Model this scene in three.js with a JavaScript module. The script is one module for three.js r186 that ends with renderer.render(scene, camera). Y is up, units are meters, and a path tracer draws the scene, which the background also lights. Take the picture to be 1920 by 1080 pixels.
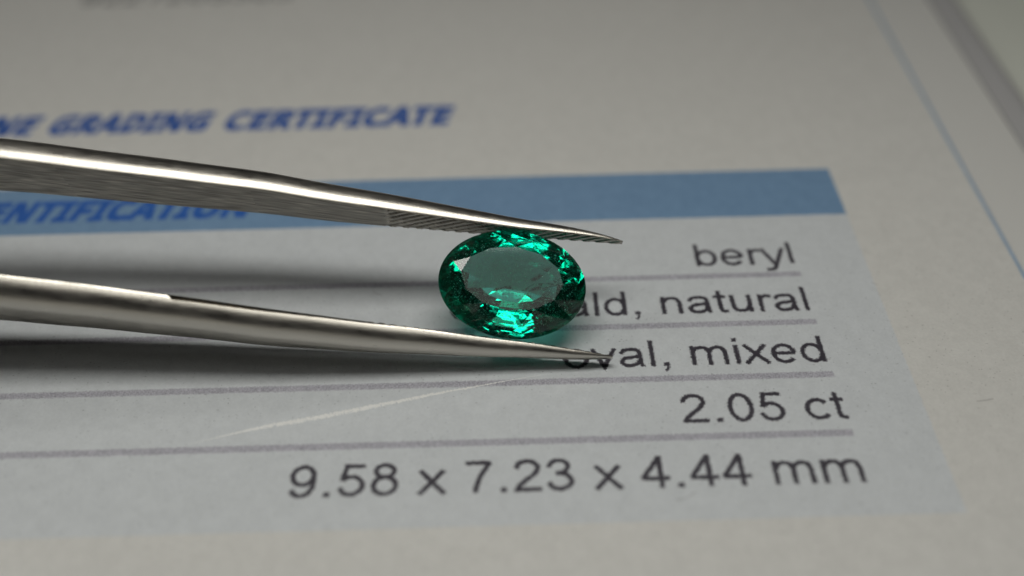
import * as THREE from 'three';
import { mergeGeometries } from 'three/addons/utils/BufferGeometryUtils.js';
import { RoundedBoxGeometry } from 'three/addons/geometries/RoundedBoxGeometry.js';
import { RectAreaLightUniformsLib } from 'three/addons/lights/RectAreaLightUniformsLib.js';

// All lengths below are written in millimetres and turned into metres by MM.
const MM = 0.001, EM = 3.43;                       // EM: type size of the printed table, in mm
const V = (x, y, z) => new THREE.Vector3(x, y, z);
const scene = new THREE.Scene();

// ---------------------------------------------------------------- camera
const F = 2196.67, PITCH = 0.69927, ROLL = -0.02157, YAW = 0.00783;   // focal length in pixels of a 1920 x 1080 picture
const cp = Math.cos(PITCH), sp = Math.sin(PITCH), cy = Math.cos(YAW), sy = Math.sin(YAW);
const fw = V(sy * cp, -sp, -cy * cp), r0 = V(cy, 0, sy), u0 = r0.clone().cross(fw);
const rt = r0.clone().multiplyScalar(Math.cos(ROLL)).addScaledVector(u0, Math.sin(ROLL));
const up = u0.clone().multiplyScalar(Math.cos(ROLL)).addScaledVector(r0, -Math.sin(ROLL));
const eye = V(-6.08893 * EM, 15.33056 * EM, 19.9071 * EM);
const camera = new THREE.PerspectiveCamera(2 * Math.atan(540 / F) * 180 / Math.PI, 16 / 9, 0.004, 20);
camera.position.copy(eye).multiplyScalar(MM);
camera.up.copy(up);
camera.lookAt(eye.clone().add(fw).multiplyScalar(MM));
camera.focus = 0.0758;
camera.userData.fStop = camera.getFocalLength() / 2.9;   // a lens opening of 2.9 mm
const dir = (px, py) => fw.clone().addScaledVector(rt, (px - 960) / F).addScaledVector(up, -(py - 540) / F);
const onPaper = (px, py, h = 0) => { const d = dir(px, py); return eye.clone().addScaledVector(d, (h - eye.y) / d.y); };

// ---------------------------------------------------------------- light and exposure
scene.background = new THREE.Color().setRGB(0.008, 0.008, 0.009);      // the dark room around
RectAreaLightUniformsLib.init();
const lampColor = new THREE.Color().setRGB(1.0, 0.985, 0.925);
// a broad soft lamp head overhead, a little towards the viewer, and a small bright one behind on the left (millimetres)
const LAMPS = [
  { at: V(-22, 118, 23.5), to: V(-22, 0, 23.5), w: 108, d: 33, power: 5.7 },
  { at: V(-22, 118, 54.5), to: V(-22, 0, 54.5), w: 76, d: 27, power: 0.34 },
  { at: V(-138, 150, -56), to: V(-20, 4, 10), w: 46, d: 24, power: 6.5 },
];
for (const l of LAMPS) {
  const light = new THREE.RectAreaLight(lampColor, l.power, l.w * MM, l.d * MM);
  light.name = 'lamp_light';
  light.position.copy(l.at).multiplyScalar(MM);
  light.lookAt(l.to.clone().multiplyScalar(MM));
  scene.add(light);
}

const renderer = new THREE.WebGLRenderer({ antialias: true });
renderer.toneMapping = THREE.LinearToneMapping;
renderer.toneMappingExposure = 1.0;
renderer.shadowMap.enabled = true;

// ---------------------------------------------------------------- helpers
let seed = 7;
const rnd = () => { seed = (seed + 0x6d2b79f5) | 0; let t = Math.imul(seed ^ (seed >>> 15), 1 | seed); t = (t + Math.imul(t ^ (t >>> 7), 61 | t)) ^ t; return ((t ^ (t >>> 14)) >>> 0) / 4294967296; };
const lerp = (a, b, t) => a + (b - a) * t;
function curve(pts) {                                // monotone-ish interpolation through [x, y] pairs
  const n = pts.length, m = pts.map((_, i) => { const a = pts[Math.max(0, i - 1)], b = pts[Math.min(n - 1, i + 1)]; return (b[1] - a[1]) / (b[0] - a[0]); });
  return (x) => {
    if (x <= pts[0][0]) return pts[0][1] + (x - pts[0][0]) * m[0];
    if (x >= pts[n - 1][0]) return pts[n - 1][1];
    let i = 0; while (x > pts[i + 1][0]) i++;
    const h = pts[i + 1][0] - pts[i][0], t = (x - pts[i][0]) / h, t2 = t * t, t3 = t2 * t;
    return (2 * t3 - 3 * t2 + 1) * pts[i][1] + (t3 - 2 * t2 + t) * h * m[i] + (3 * t2 - 2 * t3) * pts[i + 1][1] + (t3 - t2) * h * m[i + 1];
  };
}
function mesh(name, geometry, material, parent = scene) {
  const o = new THREE.Mesh(geometry, material); o.name = name; o.castShadow = o.receiveShadow = true; parent.add(o); return o;
}
function describe(o, label, category) { o.userData.label = label; o.userData.category = category; return o; }
function geo(positions, index, uv) {
  const g = new THREE.BufferGeometry();
  g.setAttribute('position', new THREE.Float32BufferAttribute(positions, 3));
  if (uv) g.setAttribute('uv', new THREE.Float32BufferAttribute(uv, 2));
  if (index) g.setIndex(index);
  g.computeVertexNormals();
  return g;
}
function noiseTexture(w, h, f) {                      // single-channel data as grey RGBA
  const d = new Uint8Array(w * h * 4);
  for (let y = 0; y < h; y++) for (let x = 0; x < w; x++) { const v = Math.max(0, Math.min(255, f(x, y) * 255)); d.set([v, v, v, 255], (y * w + x) * 4); }
  const t = new THREE.DataTexture(d, w, h); t.magFilter = t.minFilter = THREE.LinearFilter; t.wrapS = t.wrapT = THREE.RepeatWrapping; t.needsUpdate = true;
  return t;
}
function tileNoise(n, cells) {                        // smooth noise that repeats, n pixels a side
  const g = Float32Array.from({ length: cells * cells }, rnd), s = (t) => t * t * (3 - 2 * t);
  return (x, y) => {
    const fx = x / n * cells, fy = y / n * cells, i = Math.floor(fx), j = Math.floor(fy), a = s(fx - i), b = s(fy - j), at = (p, q) => g[((q % cells + cells) % cells) * cells + (p % cells + cells) % cells];
    return lerp(lerp(at(i, j), at(i + 1, j), a), lerp(at(i, j + 1), at(i + 1, j + 1), a), b);
  };
}

// ---------------------------------------------------------------- table and backing board
const BOARD_R = 21.7, EDGE_W = 3.3, GAP = 0.7, BOARD_T = 2.6, CARD_T = 0.7, CARD_R = 4.53 * EM;
const nA = tileNoise(256, 128), nB = tileNoise(256, 40), nC = tileNoise(256, 9);
const peel = noiseTexture(256, 256, (x, y) => 0.4 * nA(x, y) + 0.4 * nB(x, y) + 0.2 * nC(x, y));
const tableMat = new THREE.MeshPhysicalMaterial({ color: new THREE.Color().setRGB(0.72, 0.74, 0.67), roughness: 0.6, bumpMap: peel, bumpScale: 0.00003 });
const table = mesh('table_top', new RoundedBoxGeometry(0.6, 0.02, 0.5, 3, 0.004), tableMat);
table.position.set(-40 * MM, (-CARD_T - BOARD_T - 10.05 - GAP) * MM, -10 * MM);
table.userData.kind = 'structure';

const boardMat = new THREE.MeshPhysicalMaterial({ color: new THREE.Color().setRGB(0.69, 0.685, 0.66), roughness: 0.45, bumpMap: peel, bumpScale: 0.00002, clearcoat: 0.3, clearcoatRoughness: 0.3 });
{ // a thin slab with a rounded grey plastic edging along its right side
  const board = new THREE.Group(); board.name = 'backing_board'; scene.add(board);
  describe(board, 'plain white plastic board with a grey rounded edging under the printed certificate', 'board');
  const x0 = -62 * EM, x1 = BOARD_R, z0 = -42 * EM, z1 = 26 * EM, y = -CARD_T - BOARD_T / 2 - 0.02;
  const slab = mesh('slab', new RoundedBoxGeometry((x1 - x0) * MM, BOARD_T * MM, (z1 - z0) * MM, 3, 0.3 * MM), boardMat, board);
  slab.position.set((x0 + x1) / 2 * MM, y * MM, (z0 + z1) / 2 * MM);
  const pad = mesh('base_pad', new RoundedBoxGeometry((x1 - x0 - 4) * MM, GAP * MM, (z1 - z0 - 6) * MM, 2, 0.1 * MM), boardMat, board);
  pad.position.set(((x0 + x1) / 2 - 1) * MM, (-CARD_T - BOARD_T - 0.025 - GAP / 2) * MM, (z0 + z1) / 2 * MM);
  const s = new THREE.Shape(), w = EDGE_W, h = BOARD_T / 2 - 0.02, n = 1.5;      // profile: flat against the slab, half round outside
  s.moveTo(0, -h); s.lineTo(w - n, -h); s.bezierCurveTo(w - 0.3, -h, w, -h * 0.55, w, 0); s.bezierCurveTo(w, h * 0.5, w - 0.4, h * 0.92, w - n, h * 0.97); s.lineTo(0, h); s.lineTo(0, -h);
  const g = new THREE.ExtrudeGeometry(s, { depth: z1 - z0 - 2, bevelEnabled: false, curveSegments: 10 }); g.translate(x1 + 0.03, y, z0 + 1); g.scale(MM, MM, MM);
  mesh('edging', g, new THREE.MeshPhysicalMaterial({ color: new THREE.Color().setRGB(0.52, 0.515, 0.52), roughness: 0.35, clearcoat: 0.6, clearcoatRoughness: 0.15 }), board);
}

// ---------------------------------------------------------------- print of the certificate
const PX0 = -22.8, PX1 = 4.6, PZ0 = -12.9, PZ1 = 9.6, TW = 2048, TH = Math.round(TW * (PZ1 - PZ0) / (PX1 - PX0)), K = TW / (PX1 - PX0);
const ROW = 1.47003, BASE = 0.336, RULE_R = -0.02, BAND_T = -2.278, BAND_B = -0.53, BAND_R = 1.40, PANEL_B = 7.72;
function printMap() {
  const c = document.createElement('canvas'); c.width = TW; c.height = TH;
  const g = c.getContext('2d'), X = (x) => (x - PX0) * K, Y = (z) => (z - PZ0) * K;
  g.fillStyle = '#d6d5d1'; g.fillRect(0, 0, TW, TH);
  g.fillStyle = '#cfd3d6'; g.fillRect(0, Y(BAND_B), X(BAND_R), Y(PANEL_B) - Y(BAND_B));
  g.fillStyle = '#7797b8'; g.fillRect(0, Y(BAND_T), X(BAND_R), Y(BAND_B) - Y(BAND_T));
  g.fillStyle = '#9fb2c6'; g.fillRect(X(4.44), 0, X(4.53) - X(4.44), TH);
  // rules, with the uneven toner of the photograph
  const rule = (z, xr) => { g.fillStyle = '#aeadb6'; g.fillRect(0, Y(z) - 0.075 * K, X(xr), 0.15 * K); };
  for (let i = 1; i <= 4; i++) rule(i * ROW, RULE_R);
  // stroke letters after the photograph's grotesque
  const arc = (cx, cy2, rx, ry, a0, a1) => { const o = []; for (let i = 0; i <= 40; i++) { const t = (a0 + (a1 - a0) * i / 40) * Math.PI / 180; o.push([cx + rx * Math.cos(t), cy2 + ry * Math.sin(t)]); } return o; };
  const sm = (pts) => { const cv = new THREE.CatmullRomCurve3(pts.map(([x, y]) => V(x, y, 0)), false, 'centripetal'); return cv.getPoints(40).map((q) => [q.x, q.y]); };
  const XH = 0.519, EY = 0.2595, ERY = 0.2275, stem = (x, y0, y1) => [[x, y0], [x, y1]], dot = (x) => [[x, 0], [x, 0.1]];
  const arch = (x) => [...sm([[x, 0.33], [x + 0.05, 0.43], [x + 0.16, 0.477], [x + 0.27, 0.447], [x + 0.325, 0.33]]), [x + 0.325, 0]];
  const archM = (x) => [...sm([[x, 0.34], [x + 0.05, 0.43], [x + 0.15, 0.477], [x + 0.255, 0.45], [x + 0.306, 0.34]]), [x + 0.306, 0]];
  const G = {
    b: [0.556, stem(0.11, 0, 0.716), arc(0.292, EY, 0.181, ERY, 0, 360)], d: [0.556, stem(0.446, 0, 0.716), arc(0.264, EY, 0.181, ERY, 0, 360)],
    e: [0.556, [[0.085, 0.265], [0.485, 0.265]], arc(0.279, EY, 0.198, ERY, 1, 322)], r: [0.333, stem(0.11, 0, XH), sm([[0.11, 0.3], [0.14, 0.42], [0.21, 0.47], [0.27, 0.473], [0.335, 0.45]])],
    y: [0.5, [[0.03, XH], [0.252, 0]], [...[[0.47, XH], [0.262, -0.04]], ...sm([[0.262, -0.04], [0.225, -0.125], [0.16, -0.168], [0.05, -0.163]])]], l: [0.222, stem(0.111, 0, 0.716)],
    n: [0.556, stem(0.11, 0, XH), arch(0.115)], u: [0.556, stem(0.445, 0, XH), [[0.11, XH], ...sm([[0.11, 0.2], [0.15, 0.085], [0.26, 0.04], [0.37, 0.08], [0.44, 0.2]])]],
    a: [0.556, sm([[0.08, 0.36], [0.14, 0.45], [0.28, 0.477], [0.405, 0.445], [0.436, 0.35]]), [[0.436, 0.36], [0.44, 0.1], [0.475, 0]], sm([[0.436, 0.29], [0.3, 0.262], [0.17, 0.24], [0.085, 0.15], [0.13, 0.06], [0.23, 0.034], [0.37, 0.08], [0.436, 0.19]])],
    t: [0.278, [...[[0.135, 0.66], [0.135, 0.14]], ...sm([[0.135, 0.14], [0.155, 0.06], [0.21, 0.036], [0.27, 0.042]])], [[0.02, 0.48], [0.262, 0.48]]],
    m: [0.833, stem(0.11, 0, XH), archM(0.113), archM(0.418)], i: [0.222, stem(0.111, 0, XH), stem(0.111, 0.616, 0.716)],
    x: [0.5, [[0.035, 0], [0.452, XH]], [[0.045, XH], [0.465, 0]]], o: [0.556, arc(0.278, EY, 0.2, ERY, 0, 360)], v: [0.5, [[0.035, XH], [0.25, 0.02], [0.465, XH]]],
    c: [0.5, arc(0.275, EY, 0.195, ERY, 38, 322)], ',': [0.278, dot(0.139), [[0.166, 0.06], [0.16, -0.05], [0.11, -0.13]]], '.': [0.278, dot(0.139)], ' ': [0.278],
    0: [0.556, arc(0.278, 0.352, 0.19, 0.316, 0, 360)], 2: [0.556, [...sm([[0.078, 0.5], [0.12, 0.615], [0.26, 0.672], [0.41, 0.615], [0.448, 0.52], [0.4, 0.4], [0.25, 0.25], [0.12, 0.12], [0.085, 0.043]]), [0.505, 0.043]]],
    3: [0.556, sm([[0.082, 0.52], [0.13, 0.62], [0.25, 0.672], [0.375, 0.625], [0.41, 0.535], [0.35, 0.42], [0.2, 0.385]]), sm([[0.22, 0.388], [0.38, 0.35], [0.46, 0.21], [0.4, 0.085], [0.26, 0.033], [0.13, 0.08], [0.075, 0.19]])],
    4: [0.556, stem(0.37, 0, 0.71), [[0.375, 0.69], [0.062, 0.21]], [[0.045, 0.205], [0.52, 0.205]]],
    5: [0.556, [[0.485, 0.665], [0.172, 0.665], [0.112, 0.33]], sm([[0.112, 0.34], [0.19, 0.41], [0.29, 0.427], [0.41, 0.36], [0.46, 0.23], [0.41, 0.1], [0.27, 0.033], [0.14, 0.075], [0.08, 0.19]])],
    7: [0.556, [[0.045, 0.66], [0.475, 0.66]], sm([[0.465, 0.65], [0.35, 0.47], [0.26, 0.25], [0.21, 0]])], 8: [0.556, arc(0.278, 0.535, 0.155, 0.138, 0, 360), arc(0.278, 0.215, 0.192, 0.183, 0, 360)],
    9: [0.556, arc(0.268, 0.472, 0.18, 0.2, 0, 360), sm([[0.446, 0.5], [0.456, 0.34], [0.42, 0.15], [0.33, 0.05], [0.22, 0.033], [0.13, 0.08], [0.095, 0.17]])],
  };
  const width = (s) => [...s].reduce((w, ch) => w + G[ch][0], 0);
  g.lineJoin = 'miter';
  const write = (s, xr, z, colour = '#38343d', size = 1) => {
    let x = xr - width(s) * size;
    for (const ch of s) {
      const [adv, ...strokes] = G[ch];
      g.strokeStyle = colour; g.lineWidth = (ch === '.' || ch === ',' ? 0.1 : 0.084) * size * K; g.lineCap = 'butt';
      strokes.forEach((st, k) => { g.lineWidth = ((ch === '.' || (ch === ',' && k === 0)) ? 0.105 : ch === ',' ? 0.05 : 0.084) * size * K; g.beginPath(); st.forEach(([a, b], i) => g[i ? 'lineTo' : 'moveTo'](X(x + a * size), Y(z - b * size))); g.stroke(); });
      x += adv * size;
    }
  };
  ['beryl', 'emerald, natural', 'oval, mixed', '2.05 ct', '9.58 x 7.23 x 4.44 mm'].forEach((s, i) => write(s, 0, (i + 1) * ROW - BASE));
  // slanted bold headings
  const bold = (s, xl, xr, z, cap, colour) => {
    g.save(); g.font = '100px sans-serif'; g.font = 'bold 100px sans-serif';
    const w = g.measureText(s).width, kx = (xr - xl - cap * 0.2) * K / w, ky = cap * K / 71.4;
    g.transform(kx, 0, -0.22 * ky, ky, X(xl), Y(z)); g.fillStyle = colour; g.strokeStyle = colour; g.lineWidth = 7; g.fillText(s, 0, 0); g.strokeText(s, 0, 0); g.restore();
  };
  bold('CERTIFICATE', -12.95, -7.2, -4.60, 0.82, '#385da6');
  bold('GRADING', -17.25, -13.12, -4.60, 0.82, '#385da6');
  bold('GEMSTONE', -22.6, -17.4, -4.60, 0.82, '#385da6');
  bold('IDENTIFICATION', -18.62, -11.6, -1.02, 0.72, '#2b5fb0');
  write('9227205305', -12.0, -11.55, '#4a4a52', 1.12);
  // paper tone, toner dust and ragged ink edges
  const im = g.getImageData(0, 0, TW, TH), d = im.data, src = Uint8ClampedArray.from(d), big = tileNoise(TW, 160), mid = tileNoise(TW, 700);
  for (let y = 0; y < TH; y++) for (let x = 0; x < TW; x++) {
    const i = (y * TW + x) * 4, jx = Math.min(TW - 1, Math.max(0, x + Math.round((rnd() - 0.5) * 2.6))), jy = Math.min(TH - 1, Math.max(0, y + Math.round((rnd() - 0.5) * 2.6))), j = (jy * TW + jx) * 4;
    let n = (big(x, y) - 0.5) * 6 + (mid(x, y) - 0.5) * 7 + (rnd() - 0.5) * 5;
    const isRule = src[j] === 0xae && src[j + 1] === 0xad;
    if (isRule) n += (rnd() - 0.5) * 62;
    for (let k = 0; k < 3; k++) d[i + k] = Math.max(0, Math.min(255, src[j + k] + n));
  }
  const dust = (x, y, v) => { const i = (y * TW + x) * 4; for (let k = 0; k < 3; k++) d[i + k] = Math.max(0, d[i + k] - v); };
  for (let k = 0; k < 5200; k++) { const x = Math.floor(rnd() * TW), y = Math.floor(Y(BAND_B) + rnd() * (TH - Y(BAND_B))), v = 15 + rnd() * 70; dust(x, y, v); if (rnd() < 0.3 && x < TW - 1) dust(x + 1, y, v * 0.7); }
  g.putImageData(im, 0, 0);
  // stray fibres
  g.lineWidth = 1.4; g.strokeStyle = 'rgba(95,90,88,0.34)'; g.lineCap = 'round';
  for (const [px, py, qx, qy, bend] of [[1634, 530, 1646, 534, 1], [1268, 937, 1304, 922, 8], [1548, 671, 1556, 674, 1], [1832, 752, 1862, 748, 2], [700, 548, 716, 553, 2]]) {
    const a = onPaper(px, py).divideScalar(EM), b = onPaper(qx, qy).divideScalar(EM);
    g.beginPath(); g.moveTo(X(a.x), Y(a.z)); g.quadraticCurveTo(X((a.x + b.x) / 2), Y((a.z + b.z) / 2) + bend, X(b.x), Y(b.z)); g.stroke();
  }
  const t = new THREE.CanvasTexture(c); t.colorSpace = THREE.SRGBColorSpace; t.wrapS = t.wrapT = THREE.ClampToEdgeWrapping; return t;
}
{
  const certificate = new THREE.Group(); certificate.name = 'grading_certificate'; scene.add(certificate);
  certificate.position.set(0, -CARD_T * MM, 0);
  describe(certificate, 'white printed grading certificate card with blue band and ruled rows of text', 'certificate');
  const fine = peel.clone(); fine.repeat.set(14, 12);
  const cardMat = new THREE.MeshPhysicalMaterial({ map: printMap(), roughness: 0.55, bumpMap: fine, bumpScale: 0.000012, clearcoat: 0.35, clearcoatRoughness: 0.22 });
  const edgeMat = new THREE.MeshStandardMaterial({ color: '#9db4c9', roughness: 0.6 });
  const x0 = -55 * EM, x1 = CARD_R, z0 = -36 * EM, z1 = 22 * EM, b = 0.06, P = [], U = [], I = [];
  const nx = 2, nz = 2, uvOf = (x, z) => [(x / EM - PX0) / (PX1 - PX0), 1 - (z / EM - PZ0) / (PZ1 - PZ0)];
  for (let j = 0; j <= nz; j++) for (let i = 0; i <= nx; i++) { const x = lerp(x0, x1, i / nx), z = lerp(z0, z1, j / nz); P.push(x * MM, CARD_T * MM, z * MM); U.push(...uvOf(x, z)); }
  for (let j = 0; j < nz; j++) for (let i = 0; i < nx; i++) { const a = j * (nx + 1) + i; I.push(a, a + nx + 1, a + 1, a + 1, a + nx + 1, a + nx + 2); }
  mesh('printed_face', geo(P, I, U), cardMat, certificate);
  const body = new THREE.BoxGeometry((x1 - x0) * MM, (CARD_T - 0.02) * MM, (z1 - z0) * MM); body.translate((x0 + x1) / 2 * MM, (CARD_T / 2 - 0.012) * MM, (z0 + z1) / 2 * MM);
  mesh('card_core', body, edgeMat, certificate);
  // the scratch: a ragged raised burr in the coating
  const S = [], SI = [], pts = [[352, 834], [420, 817], [480, 803], [560, 789], [640, 774], [720, 757], [800, 741], [880, 727], [950, 714], [1015, 703]];
  const path = new THREE.CatmullRomCurve3(pts.map(([x, y]) => onPaper(x, y)));
  const NS = 420;
  for (const [from, to, shift] of [[0, 1, 0], [0.06, 0.8, 0.11], [0.14, 0.62, -0.1]]) for (let i = 0, first = S.length / 3; i <= NS; i++) {
    const v = i / NS, t = lerp(from, to, v), p = path.getPointAt(t), tan = path.getTangentAt(t), side = V(-tan.z, 0, tan.x);
    const fade = Math.min(1, Math.sin(Math.PI * Math.min(1, v * 1.02)) * 1.5), w = (0.015 + 0.1 * rnd()) * fade + 0.004, off = (shift + (rnd() - 0.5) * 0.1) * fade;
    for (const [k, h] of [[-1, 0.003], [0, 0.015 + 0.03 * rnd() * fade], [1, 0.003]]) { const q = p.clone().addScaledVector(side, off + k * w); S.push(q.x * MM, (CARD_T + h) * MM, q.z * MM); }
    if (i < NS && (!shift || rnd() < 0.75)) { const a = first + i * 3; SI.push(a, a + 1, a + 3, a + 1, a + 4, a + 3, a + 1, a + 2, a + 4, a + 2, a + 5, a + 4); }
  }
  const scratch = mesh('scratch', geo(S, SI), new THREE.MeshPhysicalMaterial({ color: new THREE.Color().setRGB(0.92, 0.92, 0.9), roughness: 0.5, transparent: true, opacity: 0.9 }), certificate);
  scratch.userData.label = 'long ragged white scratch across the card';
}

// ---------------------------------------------------------------- frames of the tweezers and the stone
const TILT = 16 * Math.PI / 180, SWING = 4.5 * Math.PI / 180, ROLLED = -8 * Math.PI / 180;
const C = eye.clone().addScaledVector(dir(960, 533), 75.8);
const hz = fw.clone().multiplyScalar(-Math.cos(SWING)).addScaledVector(rt, Math.sin(SWING));
const A = rt.clone().multiplyScalar(-Math.cos(SWING)).addScaledVector(fw, -Math.sin(SWING));       // from the tips towards the handle
const N = hz.clone().multiplyScalar(Math.cos(TILT)).addScaledVector(up, Math.sin(TILT));            // towards the viewer
const S = up.clone().multiplyScalar(Math.cos(TILT)).addScaledVector(hz, -Math.sin(TILT));           // from the lower arm to the upper
function local(px, py, n) { const o = C.clone().addScaledVector(N, n), d = dir(px, py), t = o.sub(eye).dot(N) / d.dot(N), q = eye.clone().addScaledVector(d, t).sub(C); return [q.dot(A), q.dot(S)]; }
const TIP = -7.5;
const wide = curve([[0, 0.55], [1, 0.95], [2.4, 1.25], [9, 2.1], [19.5, 4.0], [27, 4.9], [39, 5.95], [60, 7.6], [90, 9], [118, 9.4]]);
const thick = curve([[0, 0.08], [1, 0.24], [2.4, 0.44], [5, 0.72], [9, 1.05], [15, 1.4], [22, 1.63], [30, 1.75], [39, 1.82], [118, 1.9]]);

// ---------------------------------------------------------------- emerald
const stoneN = fw.clone().multiplyScalar(-Math.cos(TILT)).addScaledVector(up, Math.sin(TILT)).normalize();
const stoneX = rt.clone().multiplyScalar(Math.cos(ROLLED)).addScaledVector(up.clone().multiplyScalar(Math.cos(TILT)).addScaledVector(fw, Math.sin(TILT)), Math.sin(ROLLED)).normalize();
const stoneY = stoneN.clone().cross(stoneX);
const HA = 9.58 / 2, HB = 7.23 / 2;
function stoneGeometry() {
  const T = [], tri = (...q) => { for (const v of q) T.push(v[0] * MM, v[1] * MM, v[2] * MM); };
  const zg = 0.08, zt = 1.32, ring = (ax, bx, z, t) => [ax * Math.cos(t), bx * Math.sin(t), z], D = Math.PI / 180;
  const girdle = (t, z) => ring(HA, HB, z, t * D), tableAt = (k) => ring(3.28, 2.12, zt, k * 30 * D), star = (k) => { const q = ring(HA - 0.76, HB - 0.76, 0.90, (k * 30 + 15) * D); return q; };
  const face = (...q) => { for (let i = 1; i < q.length - 1; i++) tri(q[0], q[i], q[i + 1]); };
  face(...Array.from({ length: 12 }, (_, k) => tableAt(k)));
  const SEG = 4;                                      // girdle steps in 15 degrees
  for (let k = 0; k < 12; k++) {
    tri(tableAt(k), star(k), tableAt(k + 1));
    tri(tableAt(k), star(k - 1), girdle(k * 30, zg)); tri(tableAt(k), girdle(k * 30, zg), star(k));
    for (let i = 0; i < 2 * SEG; i++) { const t = k * 30 + i * 15 / SEG; tri(star(k), girdle(t, zg), girdle(t + 15 / SEG, zg)); }
  }
  for (let i = 0; i < 24 * SEG; i++) { const t = i * 15 / SEG, q = t + 15 / SEG; tri(girdle(t, zg), girdle(t, -zg), girdle(q, -zg)); tri(girdle(t, zg), girdle(q, -zg), girdle(q, zg)); }
  // step-cut back: rings of flat facets down to a keel
  const rings = [[0.9, -0.95], [1.8, -1.75], [2.7, -2.42]], at = (k, [d, z]) => ring(HA - d, HB - d, z, (k * 30 + 15) * D);
  for (let k = 0; k < 12; k++) {
    for (let i = 0; i < 2 * SEG; i++) { const t = (k - 1) * 30 + 15 + i * 15 / SEG; tri(girdle(t, -zg), at(i < SEG ? k - 1 : k - 1, rings[0]), girdle(t + 15 / SEG, -zg)); }
    tri(at(k - 1, rings[0]), at(k, rings[0]), girdle(k * 30 + 15, -zg));
    for (let j = 0; j < 2; j++) { tri(at(k - 1, rings[j]), at(k - 1, rings[j + 1]), at(k, rings[j + 1])); tri(at(k - 1, rings[j]), at(k, rings[j + 1]), at(k, rings[j])); }
  }
  const kz = -2.85, kx = 1.05, keel = (k) => { const c = Math.cos((k * 30 + 15) * D); return [Math.max(-kx, Math.min(kx, c * 2.4)), 0, kz]; };
  for (let k = 0; k < 12; k++) { const a = at(k - 1, rings[2]), b = at(k, rings[2]), p = keel(k - 1), q = keel(k); tri(a, p, q); tri(a, q, b); }
  // drop slivers, then orient every triangle outwards (the solid is star-shaped about its middle)
  const out = [], a = V(), b = V(), c = V();
  for (let i = 0; i < T.length; i += 9) {
    a.fromArray(T, i); b.fromArray(T, i + 3); c.fromArray(T, i + 6);
    const n = b.clone().sub(a).cross(c.clone().sub(a)); if (n.length() < 1e-12) continue;
    const m = a.clone().add(b).add(c).divideScalar(3).sub(V(0, 0, -0.0008));
    out.push(...a.toArray(), ...(n.dot(m) > 0 ? [...b.toArray(), ...c.toArray()] : [...c.toArray(), ...b.toArray()]));
  }
  return geo(out);
}
{
  const stone = mesh('emerald_gemstone', stoneGeometry(), new THREE.MeshPhysicalMaterial({
    color: 0xffffff, transmission: 1, ior: 1.577, roughness: 0.0, thickness: 0.004, attenuationColor: new THREE.Color().setRGB(0.02, 0.58, 0.43), attenuationDistance: 0.0052 }));
  stone.matrixAutoUpdate = true;
  stone.position.copy(C).multiplyScalar(MM);
  stone.quaternion.setFromRotationMatrix(new THREE.Matrix4().makeBasis(stoneX, stoneY, stoneN));
  describe(stone, 'oval faceted green emerald gripped between the tweezer tips', 'gemstone');
  // the cloud of tiny flaws inside it
  const bits = [];
  for (let i = 0; i < 13000; i++) {
    let x, y, z; do { x = (rnd() * 2 - 1) * HA; y = (rnd() * 2 - 1) * HB; z = lerp(-2.3, 1.1, rnd()); } while ((x / HA) ** 2 + (y / HB) ** 2 > (z > 0 ? 0.72 - 0.34 * z : (0.86 + z * 0.3) ** 2));
    const g = new THREE.TetrahedronGeometry((0.014 + 0.06 * rnd() ** 7) * MM); g.scale(1, 0.3 + rnd(), 0.15); g.rotateX(rnd() * 6); g.rotateY(rnd() * 6); g.translate(x * MM, y * MM, z * MM); bits.push(g);
  }
  const flaws = mesh('inclusions', mergeGeometries(bits), new THREE.MeshStandardMaterial({ color: new THREE.Color().setRGB(0.5, 0.7, 0.6), roughness: 0.4 }), stone);
  flaws.userData.kind = 'stuff';
}

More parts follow.
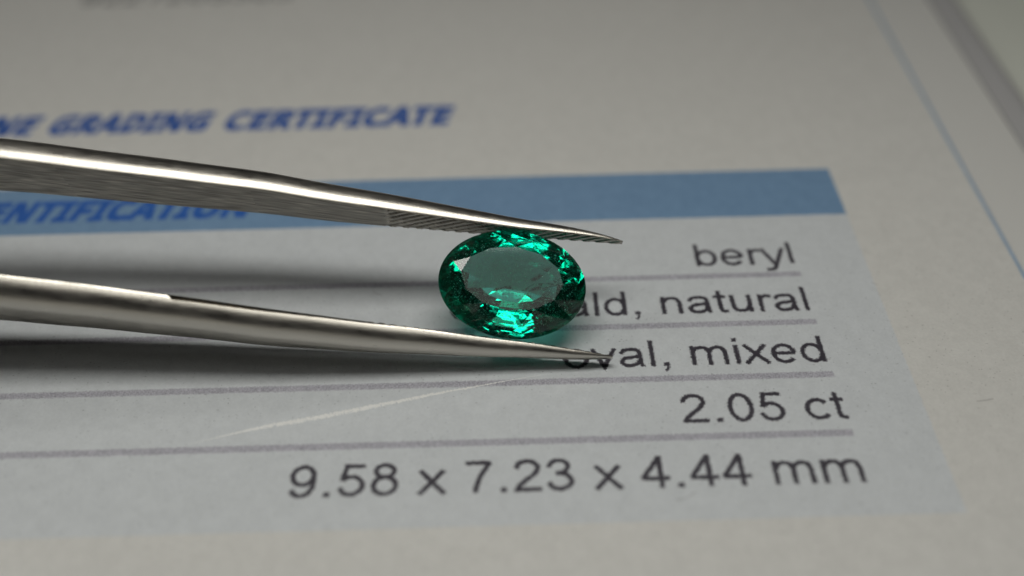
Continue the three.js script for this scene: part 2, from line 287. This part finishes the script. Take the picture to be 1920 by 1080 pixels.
// ---------------------------------------------------------------- tweezers
const upperEdge = [[0, 297], [240, 326], [480, 355], [600, 374], [700, 389], [800, 403], [900, 418], [960, 426], [1040, 434], [1100, 441], [1140, 447], [1168, 453]];
const lowerEdge = [[0, 513], [170, 533], [333, 554], [480, 575], [633, 595], [780, 614], [900, 630], [1000, 643], [1080, 655], [1150, 666]];
const fromPixels = (list, sign) => {
  const q = list.map(([px, py]) => { let n = 0, us = [0, 0]; for (let i = 0; i < 5; i++) { us = local(px, py, n); n = wide(Math.max(0, us[0] - TIP)) / 2; } return us; }).sort((a, b) => a[0] - b[0]);
  return q;
};
const steel = (() => {
  const W = 512, H = 256, rowN = Float32Array.from({ length: W }, rnd), fineN = tileNoise(512, 256);
  const cross = noiseTexture(W, H, (x, y) => 0.75 * rowN[x] + 0.25 * fineN(x, y)); cross.repeat.set(1, 1);
  const rough = noiseTexture(256, 256, (x, y) => 0.62 + 0.3 * nB(x, y) + 0.22 * nC(x, y));
  const m = new THREE.MeshPhysicalMaterial({ color: new THREE.Color().setRGB(0.57, 0.54, 0.485), metalness: 1, roughness: 0.40, roughnessMap: rough, bumpMap: cross, bumpScale: 0.000007, anisotropy: 0.0 });
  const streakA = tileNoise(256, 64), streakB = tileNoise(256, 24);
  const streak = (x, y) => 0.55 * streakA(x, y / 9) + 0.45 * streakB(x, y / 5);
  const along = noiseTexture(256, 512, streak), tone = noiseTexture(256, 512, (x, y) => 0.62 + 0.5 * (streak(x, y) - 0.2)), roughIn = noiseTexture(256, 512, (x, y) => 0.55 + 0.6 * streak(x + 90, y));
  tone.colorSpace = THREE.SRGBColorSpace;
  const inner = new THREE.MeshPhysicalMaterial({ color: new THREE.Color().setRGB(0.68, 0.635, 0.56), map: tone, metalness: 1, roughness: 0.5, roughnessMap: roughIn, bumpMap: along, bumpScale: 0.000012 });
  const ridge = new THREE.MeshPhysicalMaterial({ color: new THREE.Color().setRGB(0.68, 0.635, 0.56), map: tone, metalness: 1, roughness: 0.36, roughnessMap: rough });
  return { m, inner, ridge };
})();
const GRIP = 15.6;                                    // length of the serrated part, from the tip
function section(w, t, ch) {                            // half outline from the near inner edge over the back to the far one: 43 points
  const c = Math.min(ch, t * 0.45, w * 0.4), flat = t * 0.2, r = Math.min(t - flat, w * 0.8), o = [];
  for (const s of [0, 0.5, 1]) o.push([w - c * (1 - s) * 1.1, c * s]);
  o.push([w, Math.max(c * 1.02, flat * 0.6)]);
  for (let i = 0; i <= 14; i++) { const a = Math.PI / 2 * i / 14; o.push([w - r + r * Math.cos(a), t - r + r * Math.sin(a)]); }
  const half = o.slice(); o.push([(w - r) * 0.7, t + 0.02 * w], [(w - r) * 0.35, t + 0.03 * w]);
  o.push([0.001, t + 0.032 * w]);
  o.push([-(w - r) * 0.35, t + 0.03 * w], [-(w - r) * 0.7, t + 0.02 * w]);
  for (let i = half.length - 1; i >= 0; i--) o.push([-half[i][0], half[i][1]]);

  return o;
}
function armGeometry(edge, sign) {
  // sign +1: upper arm, whose outside faces +S; -1: lower arm
  const q = fromPixels(edge), tipU = q[0][0], base = curve(q), last = q[q.length - 1];
  const gapEnd = [[72, 4.6], [92, 2.6], [110, 0.35], [118, 0.3]];
  const mid = (u) => -0.06 * (u - 32) + 3.0;          // centre line of the handle, beyond the frame
  const sIn = (u) => { if (u <= last[0]) return base(u); const t = Math.min(1, (u - last[0]) / 70), e = t * t * (3 - 2 * t), slope = (last[1] - q[q.length - 2][1]) / (last[0] - q[q.length - 2][0]); return lerp(last[1] + slope * 0.75 * (u - last[0]), mid2(u), e); };
  const mid2 = (u) => 9.0 + sign * 0.05;
  const st = []; for (let u = tipU; u < 36; u += u < tipU + 2 ? 0.1 : 0.3) st.push(u); for (let u = 36; u <= 112; u += 2) st.push(u);
  const M = 42, P = [], U = [], I = [], edgeN = [];
  st.forEach((u, i) => {
    const l = u - tipU, w = wide(l) / 2, t = thick(l), s0 = sIn(u), lift = sign < 0 ? -0.0 : 0;
    const ch = sign < 0 ? (l < 27.6 ? lerp(0.04, 0.32, Math.max(0, Math.min(1, (l - 13) / 14.6))) : 0.05) : 0.05;
    section(w, t, ch).forEach(([n, s], k) => {
      const wob = 0.01 * Math.sin(u * 0.9) * Math.min(1, l / 6);
      const p = C.clone().addScaledVector(A, u).addScaledVector(S, s0 + sign * (s + wob)).addScaledVector(N, n);
      P.push(p.x * MM, p.y * MM, p.z * MM); U.push(l / 20, k / M * 2);
    });
  });
  for (let i = 0; i < st.length - 1; i++) for (let k = 0; k < M; k++) { const a = i * (M + 1) + k, b = a + M + 1; sign > 0 ? I.push(a, a + 1, b, a + 1, b + 1, b) : I.push(a, b, a + 1, a + 1, b, b + 1); }
  const cap = (row, flip) => { const o = row * (M + 1); for (let k = 1; k < M; k++) flip ? I.push(o, o + k + 1, o + k) : I.push(o, o + k, o + k + 1); };
  cap(0, sign > 0); cap(st.length - 1, sign < 0);
  const shell = geo(P, I, U);
  // inner face: flat behind, sheared ridges in front of GRIP
  const flat = (from, to, step, ridged) => {
    const p = [], uv = [], ix = [], us = []; for (let u = from; u < to; u += step) us.push(u); us.push(to);
    const nn = ridged ? 22 : 6;
    us.forEach((u) => { const l = u - tipU, w = wide(l) / 2; for (let k = 0; k <= nn; k++) {
      const n = lerp(-w, w, k / nn), near = Math.min(1, (1 - Math.abs(2 * k / nn - 1)) * 6 + 0.15), ramp = Math.min(1, (GRIP - l) / 0.5, l / 0.3);
      const ph = ((u + n * 1.05 + 40) / 0.78) % 1, tri = Math.abs((ph + 1) % 1 - 0.5) * 2, h = ridged ? -sign * (0.3 * Math.min(1, 0.3 + l / 6) * Math.max(0, ramp) * (Math.min(1, tri * 1.9) - 0.9)) : 0;
      const q3 = C.clone().addScaledVector(A, u).addScaledVector(S, sIn(u) + h - sign * 0.002).addScaledVector(N, n); p.push(q3.x * MM, q3.y * MM, q3.z * MM); uv.push(k / nn, l / 12); } });
    for (let i = 0; i < us.length - 1; i++) for (let k = 0; k < nn; k++) { const a = i * (nn + 1) + k, b = a + nn + 1; sign > 0 ? ix.push(a, b, a + 1, a + 1, b, b + 1) : ix.push(a, a + 1, b, a + 1, b + 1, b); }
    return geo(p, ix, uv);
  };
  return { shell, face: flat(tipU + GRIP, 112, 0.8, false), grip: flat(tipU, tipU + GRIP, 0.045, true) };
}
{
  const tweezers = new THREE.Group(); tweezers.name = 'tweezers'; scene.add(tweezers);
  describe(tweezers, 'brushed steel pointed tweezers with serrated tips holding the green stone', 'tweezers');
  for (const [edge, sign] of [[upperEdge, 1], [lowerEdge, -1]]) {
    const { shell, face, grip } = armGeometry(edge, sign);
    const arm = mesh('arm', shell, steel.m, tweezers);
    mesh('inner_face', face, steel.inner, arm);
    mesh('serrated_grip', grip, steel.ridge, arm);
  }
}

// ---------------------------------------------------------------- the two lamp heads, outside the frame
function lampHead(name, label, parts) {
  const lamp = new THREE.Group(), first = parts[0]; lamp.name = name; scene.add(lamp); describe(lamp, label, 'lamp');
  lamp.position.copy(first.at).multiplyScalar(MM); lamp.lookAt(first.to.clone().multiplyScalar(MM)); lamp.rotateY(Math.PI);   // local -z faces the scene
  lamp.updateMatrixWorld();
  const mid = parts.reduce((m, l) => m.add(l.at), V()).divideScalar(parts.length).multiplyScalar(MM);
  const depth = parts.reduce((d, l) => d + l.d, 0) + 8;
  const head = mesh('lamp_head', new RoundedBoxGeometry((first.w + 10) * MM, depth * MM, 12 * MM, 4, 3 * MM), new THREE.MeshStandardMaterial({ color: new THREE.Color().setRGB(0.7, 0.7, 0.68), roughness: 0.5 }), lamp);
  head.position.copy(lamp.worldToLocal(mid)); head.position.z += 7.4 * MM;
  for (const l of parts) {
    const glow = mesh('lamp_diffuser', new THREE.BoxGeometry(l.w * MM, l.d * MM, 0.8 * MM), new THREE.MeshStandardMaterial({ color: 0xffffff, emissive: lampColor, emissiveIntensity: Math.min(1, l.power), roughness: 0.6 }), lamp);
    glow.position.copy(lamp.worldToLocal(l.at.clone().multiplyScalar(MM))); glow.position.z += 1.0 * MM;
  }
}
lampHead('desk_lamp', 'broad white lamp head with glowing diffusers hanging above the certificate', LAMPS.slice(0, 2));
lampHead('small_lamp', 'small square lamp head glowing brightly behind and left of the certificate', LAMPS.slice(2));

renderer.render(scene, camera);
